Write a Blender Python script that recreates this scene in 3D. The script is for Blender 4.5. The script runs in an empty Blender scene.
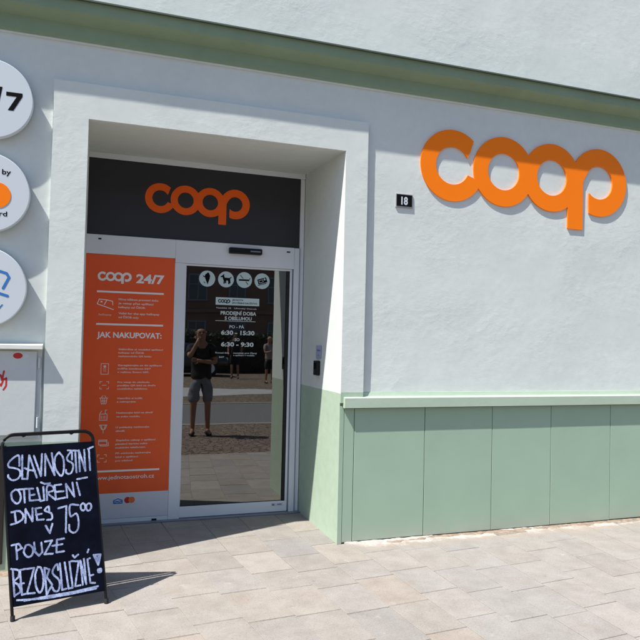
import bpy, bmesh, math, random
import numpy as np
from mathutils import Vector, Matrix, noise
random.seed(7); rng = np.random.default_rng(7)
S = bpy.context.scene
R = math.radians

# ------------------------------------------------------------------ camera
YAW, PITCH, ROLL, FPX = 0.33334, 0.02959, 0.02273, 656.23
cd = bpy.data.cameras.new('camera'); cam = bpy.data.objects.new('camera', cd); S.collection.objects.link(cam)
fw = Vector((math.sin(YAW)*math.cos(PITCH), math.cos(YAW)*math.cos(PITCH), math.sin(PITCH)))
rt0 = Vector((math.cos(YAW), -math.sin(YAW), 0)); up0 = rt0.cross(fw)
rt = rt0*math.cos(ROLL) + up0*math.sin(ROLL); up = up0*math.cos(ROLL) - rt0*math.sin(ROLL)
mm = Matrix((rt, up, -fw)).transposed().to_4x4(); mm.translation = Vector((0, -4.7053, 1.55))
cam.matrix_world = mm
cd.sensor_width = 36; cd.lens = 36*FPX/640; cd.clip_start = .05; cd.clip_end = 500
S.camera = cam

# ------------------------------------------------------------------ light
SUN = Vector((.58, .228, -1)).normalized()          # direction the light travels
elev = math.asin(-SUN.z); azim = math.atan2(-SUN.x, -SUN.y)   # towards the sun
w = bpy.data.worlds.new('World'); S.world = w; w.use_nodes = True
nt = w.node_tree; sky = nt.nodes.new('ShaderNodeTexSky'); sky.sky_type = 'NISHITA'; sky.sun_disc = False
sky.sun_elevation = elev; sky.sun_rotation = azim; sky.air_density = 1.0; sky.dust_density = .6; sky.ozone_density = 2.2
bg = nt.nodes['Background']; bg.inputs['Strength'].default_value = .107
nt.links.new(sky.outputs[0], bg.inputs['Color'])
sl = bpy.data.lights.new('sun', 'SUN'); sl.energy = 4.9; sl.angle = R(.53); sl.color = (1, .955, .89)
so = bpy.data.objects.new('sun', sl); S.collection.objects.link(so)
so.rotation_euler = SUN.to_track_quat('-Z', 'Y').to_euler(); so.location = (-8, -8, 14)
S.view_settings.view_transform = 'Standard'; S.view_settings.look = 'None'
S.view_settings.gamma = 1; S.view_settings.use_curve_mapping = False; S.view_settings.exposure = 0.66

# ------------------------------------------------------------------ helpers
def link(o, parent=None):
    S.collection.objects.link(o)
    if parent is not None: o.parent = parent
    return o
def tag(o, label=None, cat=None, group=None, kind=None):
    for k, v in (('label', label), ('category', cat), ('group', group), ('kind', kind)):
        if v: o[k] = v
    return o
def thing(name, loc, label, cat, group=None):
    o = bpy.data.objects.new(name, None); o.empty_display_size = .1; o.location = loc
    return tag(link(o), label, cat, group)

class MB:
    """collects geometry, links it as ONE mesh object"""
    def __init__(s): s.v = []; s.f = []; s.sm = []
    def add(s, vs, fs, smooth=False):
        n = len(s.v); s.v += [tuple(v) for v in vs]
        for f in fs: s.f.append(tuple(n+i for i in f)); s.sm.append(smooth)
    def box(s, x0, x1, y0, y1, z0, z1, bev=0.0):
        if bev <= 0:
            vs = [(x, y, z) for x in (x0, x1) for y in (y0, y1) for z in (z0, z1)]
            s.add(vs, [(0,1,3,2),(4,6,7,5),(0,4,5,1),(2,3,7,6),(0,2,6,4),(1,5,7,3)]); return
        bm = bmesh.new(); bmesh.ops.create_cube(bm, size=1)
        for v in bm.verts: v.co = Vector(((x0+x1)/2+v.co.x*(x1-x0), (y0+y1)/2+v.co.y*(y1-y0), (z0+z1)/2+v.co.z*(z1-z0)))
        bmesh.ops.bevel(bm, geom=bm.edges[:], offset=bev, segments=2, profile=.5, affect='EDGES')
        s.bm(bm)
    def bm(s, bm, smooth=False):
        bm.verts.index_update(); s.add([v.co[:] for v in bm.verts], [[v.index for v in f.verts] for f in bm.faces], smooth); bm.free()
    def quad(s, a, b, c, d): s.add([a, b, c, d], [(0,1,2,3)])
    def tube(s, pts, r, n=10, smooth=True):
        pts = [Vector(p) for p in pts]; rings = []
        for i, p in enumerate(pts):
            t = (pts[min(i+1, len(pts)-1)]-pts[max(i-1, 0)]).normalized()
            a = Vector((0,0,1)) if abs(t.z) < .9 else Vector((1,0,0))
            u = t.cross(a).normalized(); v = t.cross(u).normalized()
            rr = r[i] if isinstance(r, (list, tuple)) else r
            rings.append([p+rr*(math.cos(2*math.pi*k/n)*u+math.sin(2*math.pi*k/n)*v) for k in range(n)])
        vs = [q for ring in rings for q in ring]; fs = []
        for i in range(len(pts)-1):
            for k in range(n): fs.append((i*n+k, i*n+(k+1)%n, (i+1)*n+(k+1)%n, (i+1)*n+k))
        s.add(vs, fs, smooth); m = len(pts)-1
        s.add(rings[0], [tuple(range(n))]); s.add(rings[m], [tuple(range(n))])
    def cyl_y(s, cx, cz, r, y0, y1, n=72, bev=0.0):
        prof = [(y1, r), (y0+bev, r), (y0, r-bev)] if bev else [(y1, r), (y0, r)]
        vs = []; fs = []
        for (y, q) in prof: vs += [(cx+q*math.cos(2*math.pi*k/n), y, cz+q*math.sin(2*math.pi*k/n)) for k in range(n)]
        for i in range(len(prof)-1):
            for k in range(n): fs.append((i*n+k, (i+1)*n+k, (i+1)*n+(k+1)%n, i*n+(k+1)%n))
        s.add(vs, fs, True); m = (len(prof)-1)*n
        s.add([vs[m+k] for k in range(n)], [tuple(range(n))]); s.add([vs[k] for k in range(n)], [tuple(range(n))[::-1]])
    def prism(s, prof, x0, x1):                     # closed profile of (y, z) swept along x
        n = len(prof); vs = [(x0, y, z) for y, z in prof]+[(x1, y, z) for y, z in prof]
        s.add(vs, [(i, (i+1) % n, n+(i+1) % n, n+i) for i in range(n)]+[tuple(range(n))[::-1], tuple(range(n, 2*n))])
    def build(s, name, mat, parent=None, recalc=True):
        me = bpy.data.meshes.new(name); me.from_pydata(s.v, [], s.f); me.materials.append(mat)
        me.polygons.foreach_set('use_smooth', s.sm)
        if recalc:
            bm = bmesh.new(); bm.from_mesh(me); bmesh.ops.recalc_face_normals(bm, faces=bm.faces[:]); bm.to_mesh(me); bm.free()
        me.update(); o = bpy.data.objects.new(name, me); link(o, parent)
        if parent is not None:                      # all coordinates are given in world space
            if parent.type == 'EMPTY': o.matrix_parent_inverse = Matrix.Translation(-parent.location)
        return o

# ---- materials
def ramp(nt, fac, stops):
    r = nt.nodes.new('ShaderNodeValToRGB'); nt.links.new(fac, r.inputs[0])
    e = r.color_ramp.elements
    while len(e) < len(stops): e.new(.5)
    for i, (p, c) in enumerate(stops): e[i].position = p; e[i].color = (*c, 1) if len(c) == 3 else c
    return r.outputs[0]
def noise_n(nt, vec, scale, detail=4, rough=.55):
    n = nt.nodes.new('ShaderNodeTexNoise'); n.inputs['Scale'].default_value = scale
    n.inputs['Detail'].default_value = detail; n.inputs['Roughness'].default_value = rough
    nt.links.new(vec, n.inputs['Vector']); return n.outputs['Fac']
def mixc(nt, fac, a, b, mode='MIX'):
    m = nt.nodes.new('ShaderNodeMix'); m.data_type = 'RGBA'; m.blend_type = mode
    if isinstance(fac, (int, float)): m.inputs[0].default_value = fac
    else: nt.links.new(fac, m.inputs[0])
    for i, c in ((6, a), (7, b)):
        if isinstance(c, tuple): m.inputs[i].default_value = (*c, 1)
        else: nt.links.new(c, m.inputs[i])
    return m.outputs[2]
def newmat(name):
    m = bpy.data.materials.new(name); m.use_nodes = True; nt = m.node_tree
    b = nt.nodes['Principled BSDF']; g = nt.nodes.new('ShaderNodeNewGeometry')
    return m, nt, b, g.outputs['Position']
def scalec(c, k): return tuple(min(1, x*k) for x in c)
def paint(name, col, rough=.5, var=.08, scale=6, bump=0.0, bscale=60, metal=0.0, spec=.5, coat=0.0):
    m, nt, b, P = newmat(name)
    n = noise_n(nt, P, scale, 5, .6)
    nt.links.new(ramp(nt, n, [(.3, scalec(col, 1-var)), (.7, scalec(col, 1+var))]), b.inputs['Base Color'])
    b.inputs['Roughness'].default_value = rough; b.inputs['Metallic'].default_value = metal
    b.inputs['Specular IOR Level'].default_value = spec; b.inputs['Coat Weight'].default_value = coat
    r2 = nt.nodes.new('ShaderNodeMapRange'); nt.links.new(noise_n(nt, P, scale*5, 3), r2.inputs[0])
    r2.inputs[3].default_value = rough*.8; r2.inputs[4].default_value = min(1, rough*1.2); nt.links.new(r2.outputs[0], b.inputs['Roughness'])
    if bump:
        bu = nt.nodes.new('ShaderNodeBump'); bu.inputs['Strength'].default_value = 1; bu.inputs['Distance'].default_value = bump
        nt.links.new(noise_n(nt, P, bscale, 4), bu.inputs['Height']); nt.links.new(bu.outputs[0], b.inputs['Normal'])
    return m
GREEN = (.38, .485, .375); WHITE = (.655, .705, .675)
def plaster(name, white, green, split_left, split_right, coarse=.0011, fine=.0003):
    """painted lime plaster: pale above, green below a hand-painted line; fine grit and trowel lumps"""
    m, nt, b, P = newmat(name)
    sx = nt.nodes.new('ShaderNodeSeparateXYZ'); nt.links.new(P, sx.inputs[0])
    def math_n(op, a, c=None):
        q = nt.nodes.new('ShaderNodeMath'); q.operation = op
        for i, v in enumerate((a, c)):
            if v is None: continue
            if isinstance(v, (int, float)): q.inputs[i].default_value = v
            else: nt.links.new(v, q.inputs[i])
        return q.outputs[0]
    left = math_n('LESS_THAN', sx.outputs[0], .9)
    lim = math_n('ADD', math_n('MULTIPLY', left, split_left-split_right), split_right)
    wob = math_n('MULTIPLY', noise_n(nt, P, 18, 3), .008)
    isg = math_n('LESS_THAN', math_n('ADD', sx.outputs[2], wob), lim)
    big = noise_n(nt, P, 1.3, 6, .6); mid = noise_n(nt, P, 14, 5, .65)
    wcol = mixc(nt, .5, ramp(nt, big, [(.3, scalec(white, .93)), (.7, scalec(white, 1.05))]), ramp(nt, mid, [(.35, scalec(white, .95)), (.65, scalec(white, 1.04))]))
    gcol = ramp(nt, mid, [(.3, scalec(green, .94)), (.7, scalec(green, 1.05))])
    nt.links.new(mixc(nt, isg, wcol, gcol), b.inputs['Base Color'])
    b.inputs['Roughness'].default_value = .85; b.inputs['Specular IOR Level'].default_value = .25
    mp = nt.nodes.new('ShaderNodeMapping'); mp.inputs['Scale'].default_value = (1, 1, 1.25); nt.links.new(P, mp.inputs[0])
    lump = nt.nodes.new('ShaderNodeTexNoise'); lump.inputs['Scale'].default_value = 11; lump.inputs['Detail'].default_value = 7
    lump.inputs['Roughness'].default_value = .62; lump.inputs['Distortion'].default_value = .15; nt.links.new(mp.outputs[0], lump.inputs['Vector'])
    b1 = nt.nodes.new('ShaderNodeBump'); b1.inputs['Distance'].default_value = coarse*3; msk = ramp(nt, noise_n(nt, P, 2.1, 3), [(.40, (.18, .18, .18)), (.62, (1, 1, 1))])
    hm = nt.nodes.new('ShaderNodeMath'); hm.operation = 'MULTIPLY'; nt.links.new(lump.outputs['Fac'], hm.inputs[0]); nt.links.new(msk, hm.inputs[1]); nt.links.new(hm.outputs[0], b1.inputs['Height'])
    b2 = nt.nodes.new('ShaderNodeBump'); b2.inputs['Distance'].default_value = fine; nt.links.new(noise_n(nt, P, 220, 3, .7), b2.inputs['Height'])
    nt.links.new(b1.outputs[0], b2.inputs['Normal']); nt.links.new(b2.outputs[0], b.inputs['Normal'])
    return m
M = {}
M['number_rim'] = paint('number_rim', (.32, .33, .33), .5, .1, 40)
M['plaster'] = plaster('painted_plaster', WHITE, GREEN, .84, 1.155)
M['reveal'] = plaster('reveal_plaster', WHITE, GREEN, .84, 1.145, .0004, .0002)
M['green'] = paint('green_board', (.325, .455, .34), .6, .035, 3, .0004, 25)
def dusty(m):
    nt = m.node_tree; b = nt.nodes['Principled BSDF']; src = b.inputs['Base Color'].links[0].from_socket
    g = nt.nodes.new('ShaderNodeNewGeometry'); sx = nt.nodes.new('ShaderNodeSeparateXYZ'); nt.links.new(g.outputs['Position'], sx.inputs[0])
    q = nt.nodes.new('ShaderNodeMapRange'); nt.links.new(sx.outputs[2], q.inputs[0]); q.inputs[1].default_value = .28; q.inputs[2].default_value = .0
    k = nt.nodes.new('ShaderNodeMath'); k.operation = 'MULTIPLY'; nt.links.new(q.outputs[0], k.inputs[0]); nt.links.new(noise_n(nt, g.outputs['Position'], 26, 8, .8), k.inputs[1])
    oi = nt.nodes.new('ShaderNodeObjectInfo'); src = mixc(nt, 1, src, ramp(nt, oi.outputs['Random'], [(0, (.95, .955, .95)), (1, (1.0, 1.0, 1.0))]), 'MULTIPLY')
    sc = nt.nodes.new('ShaderNodeMapping'); sc.inputs['Scale'].default_value = (1, 1, .22); nt.links.new(g.outputs['Position'], sc.inputs[0])
    src = mixc(nt, ramp(nt, noise_n(nt, sc.outputs[0], 34, 9, .8), [(.63, (0, 0, 0)), (.72, (.22, .22, .22))]), src, (.47, .52, .45))
    nt.links.new(mixc(nt, ramp(nt, k.outputs[0], [(.20, (0, 0, 0)), (.58, (.6, .6, .6))]), src, (.42, .40, .35)), b.inputs['Base Color'])
dusty(M['green'])
M['green_trim'] = paint('green_trim', (.42, .525, .41), .6, .04, 5, .0008, 30)
M['cornice'] = paint('cornice_green', (.225, .31, .205), .75, .06, 5, .0012, 25)
M['flashing'] = paint('flashing', (.10, .13, .10), .5, .1, 5)
M['orange'] = paint('orange_sign', (.98, .215, .004), .55, .02, 3, spec=.18)
M['shaded_orange'] = paint('shaded_orange', (.88, .125, .012), .6, .02, 3, spec=.2)  # sign orange again for the transom logo, with its shade put into a redder colour
M['poster'] = paint('poster_orange', (.84, .098, .012), .5, .04, 3)
M['poster_white'] = paint('poster_white', (.62, .63, .70), .5, .02, 3)
M['poster_text'] = paint('poster_lettering', (.86, .83, .82), .5, .02, 3)
M['poster_faint'] = paint('poster_fine_print', (.80, .62, .55), .5, .02, 3)
M['alu'] = paint('aluminium', (.72, .75, .80), .32, .03, 2, metal=.0)
M['alu_dark'] = paint('aluminium_track', (.20, .21, .27), .4, .05, 4, metal=.2)
M['anthracite'] = paint('anthracite', (.022, .022, .028), .45, .05, 3)
M['black'] = paint('black_plastic', (.006, .006, .007), .45, .1, 8, spec=.25)
M['rubber'] = paint('rubber', (.015, .015, .015), .8, .1, 8)
M['sign_white'] = paint('sign_white', (.60, .66, .70), .35, .012, 2, coat=.2)
M['ink'] = paint('black_ink', (.006, .006, .007), .8, .02, 3, spec=.08)
M['blue'] = paint('blue_ink', (.03, .17, .48), .5, .03, 3)
M['red'] = paint('red_ink', (.48, .02, .02), .6, .1, 30)
M['amber'] = paint('amber_ink', (.75, .16, .03), .5, .02, 3)
M['sticker'] = paint('pale_sticker', (.50, .62, .63), .5, .03, 3)
M['glass_letter'] = paint('glass_lettering', (.56, .60, .60), .5, .02, 3)
M['cabinet'] = paint('cabinet_paint', (.57, .61, .60), .5, .05, 5, .0007, 30)
M['hood'] = paint('hood_paint', (.72, .75, .70), .55, .05, 8)
M['mortar'] = paint('mortar', (.27, .205, .155), .9, .35, 22, .006, 45)
M['patch'] = paint('white_mortar', (.40, .375, .345), .9, .1, 20, .006, 40)
M['bed'] = paint('joint_sand', (.235, .205, .175), .95, .3, 40, .002, 200)
M['skin'] = paint('skin', (.30, .15, .10), .55, .08, 9, .0006, 80)
M['shirt'] = paint('black_cotton', (.014, .014, .016), .9, .2, 9, .002, 30)
M['shorts'] = paint('grey_cotton', (.17, .18, .21), .9, .15, 9, .003, 25)
M['shoe'] = paint('black_shoe', (.02, .02, .02), .6, .2, 9)
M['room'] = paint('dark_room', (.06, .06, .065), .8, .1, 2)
# slabs: a tint per slab plus grain
def slab_mat():
    m, nt, b, P = newmat('stone_slab')
    at = nt.nodes.new('ShaderNodeAttribute'); at.attribute_name = 'tint'
    fine = ramp(nt, noise_n(nt, P, 95, 6, .75), [(.30, (.62, .61, .60)), (.47, (.95, .95, .95)), (.56, (1, 1, 1)), (.72, (1.0, 1.0, .98))])
    blot = ramp(nt, noise_n(nt, P, 5.2, 9, .72), [(.36, (.80, .785, .77)), (.60, (1, 1, 1))])
    rust = ramp(nt, noise_n(nt, P, 4.3, 5, .65), [(.58, (1, 1, 1)), (.80, (1.0, .86, .74))])
    c = mixc(nt, 1, at.outputs['Color'], fine, 'MULTIPLY'); c = mixc(nt, .8, c, blot, 'MULTIPLY'); c = mixc(nt, .6, c, rust, 'MULTIPLY')
    sm = ramp(nt, noise_n(nt, P, 6.5, 8, .75), [(.60, (0, 0, 0)), (.72, (.7, .7, .7))])
    c = mixc(nt, sm, c, (.43, .41, .385))
    vo = nt.nodes.new('ShaderNodeTexVoronoi'); vo.inputs['Scale'].default_value = 3.1; nt.links.new(P, vo.inputs['Vector'])
    c = mixc(nt, ramp(nt, vo.outputs['Distance'], [(.030, (.45, .45, .45)), (.045, (0, 0, 0))]), c, (.16, .14, .125))
    c = mixc(nt, ramp(nt, noise_n(nt, P, 420, 2, .5), [(.66, (0, 0, 0)), (.74, (.5, .5, .5))]), c, (.15, .135, .12))
    sx = nt.nodes.new('ShaderNodeSeparateXYZ'); nt.links.new(P, sx.inputs[0])
    def mr(v, a0, a1):
        q = nt.nodes.new('ShaderNodeMapRange'); nt.links.new(v, q.inputs[0]); q.inputs[1].default_value = a0; q.inputs[2].default_value = a1; return q.outputs[0]
    def mul(a, d):
        q = nt.nodes.new('ShaderNodeMath'); q.operation = 'MULTIPLY'; nt.links.new(a, q.inputs[0]); nt.links.new(d, q.inputs[1]); return q.outputs[0]
    near = mul(mr(sx.outputs[1], -.42, -.02), mr(sx.outputs[0], 1.75, 2.0))
    st1 = ramp(nt, mul(near, noise_n(nt, P, 9, 7, .75)), [(.20, (0, 0, 0)), (.50, (.75, .75, .75))])
    c = mixc(nt, st1, c, (.36, .275, .205))
    st2 = ramp(nt, mul(near, noise_n(nt, P, 7.3, 7, .8)), [(.34, (0, 0, 0)), (.44, (.9, .9, .9))])
    c = mixc(nt, st2, c, (.45, .425, .39))
    nt.links.new(c, b.inputs['Base Color']); b.inputs['Roughness'].default_value = .85; b.inputs['Specular IOR Level'].default_value = .3
    bu = nt.nodes.new('ShaderNodeBump'); bu.inputs['Distance'].default_value = .0012
    nt.links.new(noise_n(nt, P, 160, 5, .7), bu.inputs['Height']); nt.links.new(bu.outputs[0], b.inputs['Normal'])
    return m
M['slab'] = slab_mat()
def cobble_mat(name, col, scale):
    m, nt, b, P = newmat(name)
    v = nt.nodes.new('ShaderNodeTexVoronoi'); v.feature = 'DISTANCE_TO_EDGE'; v.inputs['Scale'].default_value = scale; nt.links.new(P, v.inputs['Vector'])
    v2 = nt.nodes.new('ShaderNodeTexVoronoi'); v2.inputs['Scale'].default_value = scale; nt.links.new(P, v2.inputs['Vector'])
    edge = ramp(nt, v.outputs['Distance'], [(.03, (.35, .35, .35)), (.10, (1, 1, 1))])
    hs = ramp(nt, v2.outputs['Color'], [(.0, scalec(col, .75)), (1, scalec(col, 1.25))])
    nt.links.new(mixc(nt, 1, hs, edge, 'MULTIPLY'), b.inputs['Base Color']); b.inputs['Roughness'].default_value = .9
    bu = nt.nodes.new('ShaderNodeBump'); bu.inputs['Distance'].default_value = .01
    nt.links.new(edge, bu.inputs['Height']); nt.links.new(bu.outputs[0], b.inputs['Normal'])
    return m
M['cobble'] = cobble_mat('cobbles', (.20, .15, .11), 11)
M['cobble_far'] = cobble_mat('far_paving', (.19, .145, .10), 8)
M['asphalt'] = paint('asphalt', (.15, .15, .15), .9, .15, 30, .004, 150)
M['kerb'] = paint('kerb_stone', (.34, .30, .26), .85, .12, 12, .002, 60)
M['concrete'] = paint('pale_concrete', (.38, .38, .37), .85, .1, 3, .002, 60)
M['ground'] = paint('earth', (.16, .14, .11), .95, .2, 2)
M['house'] = paint('brown_render', (.175, .105, .078), .9, .12, .7, .002, 30)
M['house_trim'] = paint('brown_trim', (.19, .12, .09), .9, .1, 2)
M['roof'] = paint('roof_tile', (.20, .07, .04), .9, .2, 8)
M['pane_far'] = paint('window_pane', (.03, .045, .07), .12, .1, 2)
M['frame_far'] = paint('window_frame', (.16, .20, .24), .5, .05, 3)
M['leaf'] = paint('leaf', (.035, .055, .02), .7, .45, 5)
M['car'] = paint('dark_car_paint', (.012, .016, .03), .25, .05, 2, coat=.6)
M['car2'] = paint('grey_car_paint', (.035, .038, .042), .25, .05, 2, coat=.6)
M['bark'] = paint('bark', (.06, .045, .03), .9, .3, 20)
def board_mat():
    m, nt, b, P = newmat('chalkboard_black')
    base = ramp(nt, noise_n(nt, P, 7, 6, .7), [(.35, (.001, .0018, .006)), (.62, (.003, .005, .014)), (.78, (.010, .013, .024))])
    nt.links.new(base, b.inputs['Base Color']); b.inputs['Roughness'].default_value = .7; b.inputs['Specular IOR Level'].default_value = .08
    return m
M['board'] = board_mat()
def chalk_mat():
    m, nt, b, P = newmat('chalk_marker')
    mp = nt.nodes.new('ShaderNodeMapping'); mp.inputs['Scale'].default_value = (1, 1, .35); nt.links.new(P, mp.inputs[0])
    n = noise_n(nt, mp.outputs[0], 190, 4, .7)
    col = ramp(nt, n, [(.30, (.16, .22, .42)), (.5, (.42, .50, .74)), (.7, (.60, .67, .84))])
    big = ramp(nt, noise_n(nt, P, 16, 3), [(.35, (.50, .52, .60)), (.60, (1.05, 1.05, 1.05))])
    nt.links.new(mixc(nt, 1, col, big, 'MULTIPLY'), b.inputs['Base Color']); b.inputs['Roughness'].default_value = .9
    return m
M['chalk'] = chalk_mat()
def glass_mat():
    m, nt, b, P = newmat('tinted_glass'); nt.nodes.remove(b)
    out = nt.nodes['Material Output']
    gl = nt.nodes.new('ShaderNodeBsdfGlossy'); gl.inputs['Roughness'].default_value = .012; gl.inputs['Color'].default_value = (.95, .97, .97, 1)
    bu = nt.nodes.new('ShaderNodeBump'); bu.inputs['Distance'].default_value = .0006; nt.links.new(noise_n(nt, P, 2.0, 1), bu.inputs['Height']); nt.links.new(bu.outputs[0], gl.inputs['Normal'])
    tr = nt.nodes.new('ShaderNodeBsdfTransparent'); tr.inputs['Color'].default_value = (.30, .33, .33, 1)
    mx = nt.nodes.new('ShaderNodeMixShader'); lw = nt.nodes.new('ShaderNodeFresnel'); lw.inputs['IOR'].default_value = 2.6
    nt.links.new(lw.outputs[0], mx.inputs[0]); nt.links.new(tr.outputs[0], mx.inputs[1]); nt.links.new(gl.outputs[0], mx.inputs[2])
    nt.links.new(mx.outputs[0], out.inputs[0]); return m
M['glass'] = glass_mat()

# ---- flat graphics: signed-distance shapes turned into plates
def sd_seg(X, Y, a, b):
    ax, ay = a; bx, by = b; dx, dy = bx-ax, by-ay; L = dx*dx+dy*dy+1e-12
    t = np.clip(((X-ax)*dx+(Y-ay)*dy)/L, 0, 1); return np.hypot(X-ax-t*dx, Y-ay-t*dy)
def sd_box(X, Y, x0, x1, y0, y1):
    return np.maximum(np.abs(X-(x0+x1)/2)-(x1-x0)/2, np.abs(Y-(y0+y1)/2)-(y1-y0)/2)
def plate(mb, F, x0, x1, y0, y1, h, to3, depth=0.0, back=None):
    """region F<0 meshed on a grid of step h; to3(x, y, d) maps to space, d = height above the surface"""
    nx = int((x1-x0)/h)+2; ny = int((y1-y0)/h)+2
    gx = x0+np.arange(nx)*h; gy = y0+np.arange(ny)*h
    X, Y = np.meshgrid(gx, gy, indexing='ij'); V = F(X, Y); V = np.where(np.abs(V) < 1e-6, 1e-6, V); V[0, :] = V[-1, :] = 1; V[:, 0] = V[:, -1] = 1
    ids = {}; vs = []
    def vert(key, x, y):
        if key not in ids: ids[key] = len(vs); vs.append((x, y))
        return ids[key]
    fs = []; bd = []
    I = V < 0; cell = I[:-1, :-1] | I[1:, :-1] | I[1:, 1:] | I[:-1, 1:]
    for i, j in np.argwhere(cell):
        cs = ((i, j), (i+1, j), (i+1, j+1), (i, j+1)); poly = []; marks = []
        for k in range(4):
            a = cs[k]; b = cs[(k+1) % 4]; va = V[a]; vb = V[b]
            if va < 0: poly.append(vert(a, gx[a[0]], gy[a[1]])); marks.append(0)
            if (va < 0) != (vb < 0):
                t = va/(va-vb); key = (min(a, b), max(a, b))
                poly.append(vert(key, gx[a[0]]+t*(gx[b[0]]-gx[a[0]]), gy[a[1]]+t*(gy[b[1]]-gy[a[1]]))); marks.append(1 if va < 0 else 2)
        if len(poly) >= 3:
            fs.append(tuple(poly))
            for q in range(len(poly)):
                if marks[q] == 1 and marks[(q+1) % len(poly)] == 2: bd.append((poly[q], poly[(q+1) % len(poly)]))
    mb.add([to3(x, y, depth) for x, y in vs], fs)
    if back is not None:
        k = len(vs); used = {}; v2 = []; side = []
        for a, b in bd:
            for c in (a, b):
                if c not in used: used[c] = len(v2)//2; v2 += [to3(*vs[c], depth), to3(*vs[c], back)]
            ia, ib = used[a]*2, used[b]*2; side.append((ib, ia, ia+1, ib+1))
        mb.add(v2, side, True)
def logo_field(X, Y):
    """the four linked rings of the sign, in units of the big wall sign, origin at its left edge and ring axis"""
    def ring(cx, r0=.156, r1=.294, cy=0): d = np.hypot(X-cx, Y-cy); return np.maximum(d-r1, r0-d)
    a = np.degrees(np.arctan2(Y, X-.294)); c = ring(.294); cut = (a > -24) & (a < 100) & (X > .449+.365*(Y-.114)); c = np.where(cut, .05, c)
    o1 = ring(.784); o2 = ring(1.274)
    p = ring(1.782, .149, .302, .006); p = np.maximum(p, np.minimum(0*X+1, np.where((X > 1.603+.65*np.maximum(Y, 0)) & (X < 1.668) & (Y < .10), .05, np.where((X < 1.604) & (Y < 0), .05, -1))))
    st = sd_box(X, Y, 1.444, 1.603, -.43, .10)
    return np.minimum.reduce([c, o1, o2, p, st])
def logo(mb, x, z, k, to3, depth, back=None, h=.007):
    plate(mb, lambda X, Y: logo_field(X, Y), -.02, 2.12, -.46, .34, h, lambda a, b, d: to3(x+a*k, z+b*k, d), depth, back)
def text2d(s, bold=0.0, shear=0.0):
    cu = bpy.data.curves.new('t', 'FONT'); cu.body = s; cu.size = 1; cu.offset = bold; cu.shear = shear; cu.resolution_u = 3
    o = bpy.data.objects.new('t', cu); S.collection.objects.link(o)
    me = o.to_mesh(); vs = [tuple(v.co) for v in me.vertices]; fs = [tuple(p.vertices) for p in me.polygons]
    o.to_mesh_clear(); bpy.data.objects.remove(o); bpy.data.curves.remove(cu); return vs, fs
def text(mb, s, x, z, cap, to3, d, width=None, bold=0.0, shear=0.0, align='L'):
    vs, fs = text2d(s, bold, shear)
    if not vs: return
    k = cap/.73; xs = [v[0] for v in vs]; x0, x1 = min(xs), max(xs)
    kx = width/(x1-x0) if width else k
    off = x-x0*kx if align == 'L' else (x-(x0+x1)/2*kx)
    mb.add([to3(off+v[0]*kx, z+v[1]*k, d) for v in vs], fs)
def one(name, mat, parent, fn, *a, **k):              # one graphic element = one part
    b = MB(); fn(b, *a, **k); return b.build(name, M[mat], parent, recalc=False)
def facing(y): return lambda a, b, d: (a, y-d, b)     # a wall plane seen from the street

# ================================================================== GROUND
XL = -.068
D = .9635                                            # plane of the shop entrance behind the facade
b = MB(); b.quad((-60, -60, -.03), (60, -60, -.03), (60, 30, -.03), (-60, 30, -.03)); tag(b.build('ground', M['ground'], recalc=False), kind='structure')
def sheet(name, x0, x1, y0, y1, z, mat):
    b = MB(); b.quad((x0, y0, z), (x1, y0, z), (x1, y1, z), (x0, y1, z)); return tag(b.build(name, M[mat], recalc=False), kind='structure')
SLAB_END = -2.05
sheet('pavement_bed', -7, 14, SLAB_END, .96, -.0034, 'bed')
sheet('cobbled_strip', -40, 40, -5.0, SLAB_END, -.006, 'cobble')
sheet('road', -40, 40, -8.64, -5.12, -.010, 'asphalt')
sheet('far_pavement', -40, 40, -37, -8.76, -.010, 'cobble_far')
for y0, y1 in ((-5.12, -5.0), (-8.76, -8.64)):
    b = MB(); b.box(-40, 40, y0, y1, -.03, .004, .004); tag(b.build('kerb', M['kerb']), kind='structure')
b = MB(); pts = [(-6, -10.6), (2, -10.4), (5.2, -11.4), (5.9, -12.1), (5.0, -12.9), (1, -13.8), (-6, -14.2)]
b.add([(x, y, -.004) for x, y in pts], [tuple(range(len(pts)))]); tag(b.build('traffic_island', M['concrete'], recalc=False), kind='structure')

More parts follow.
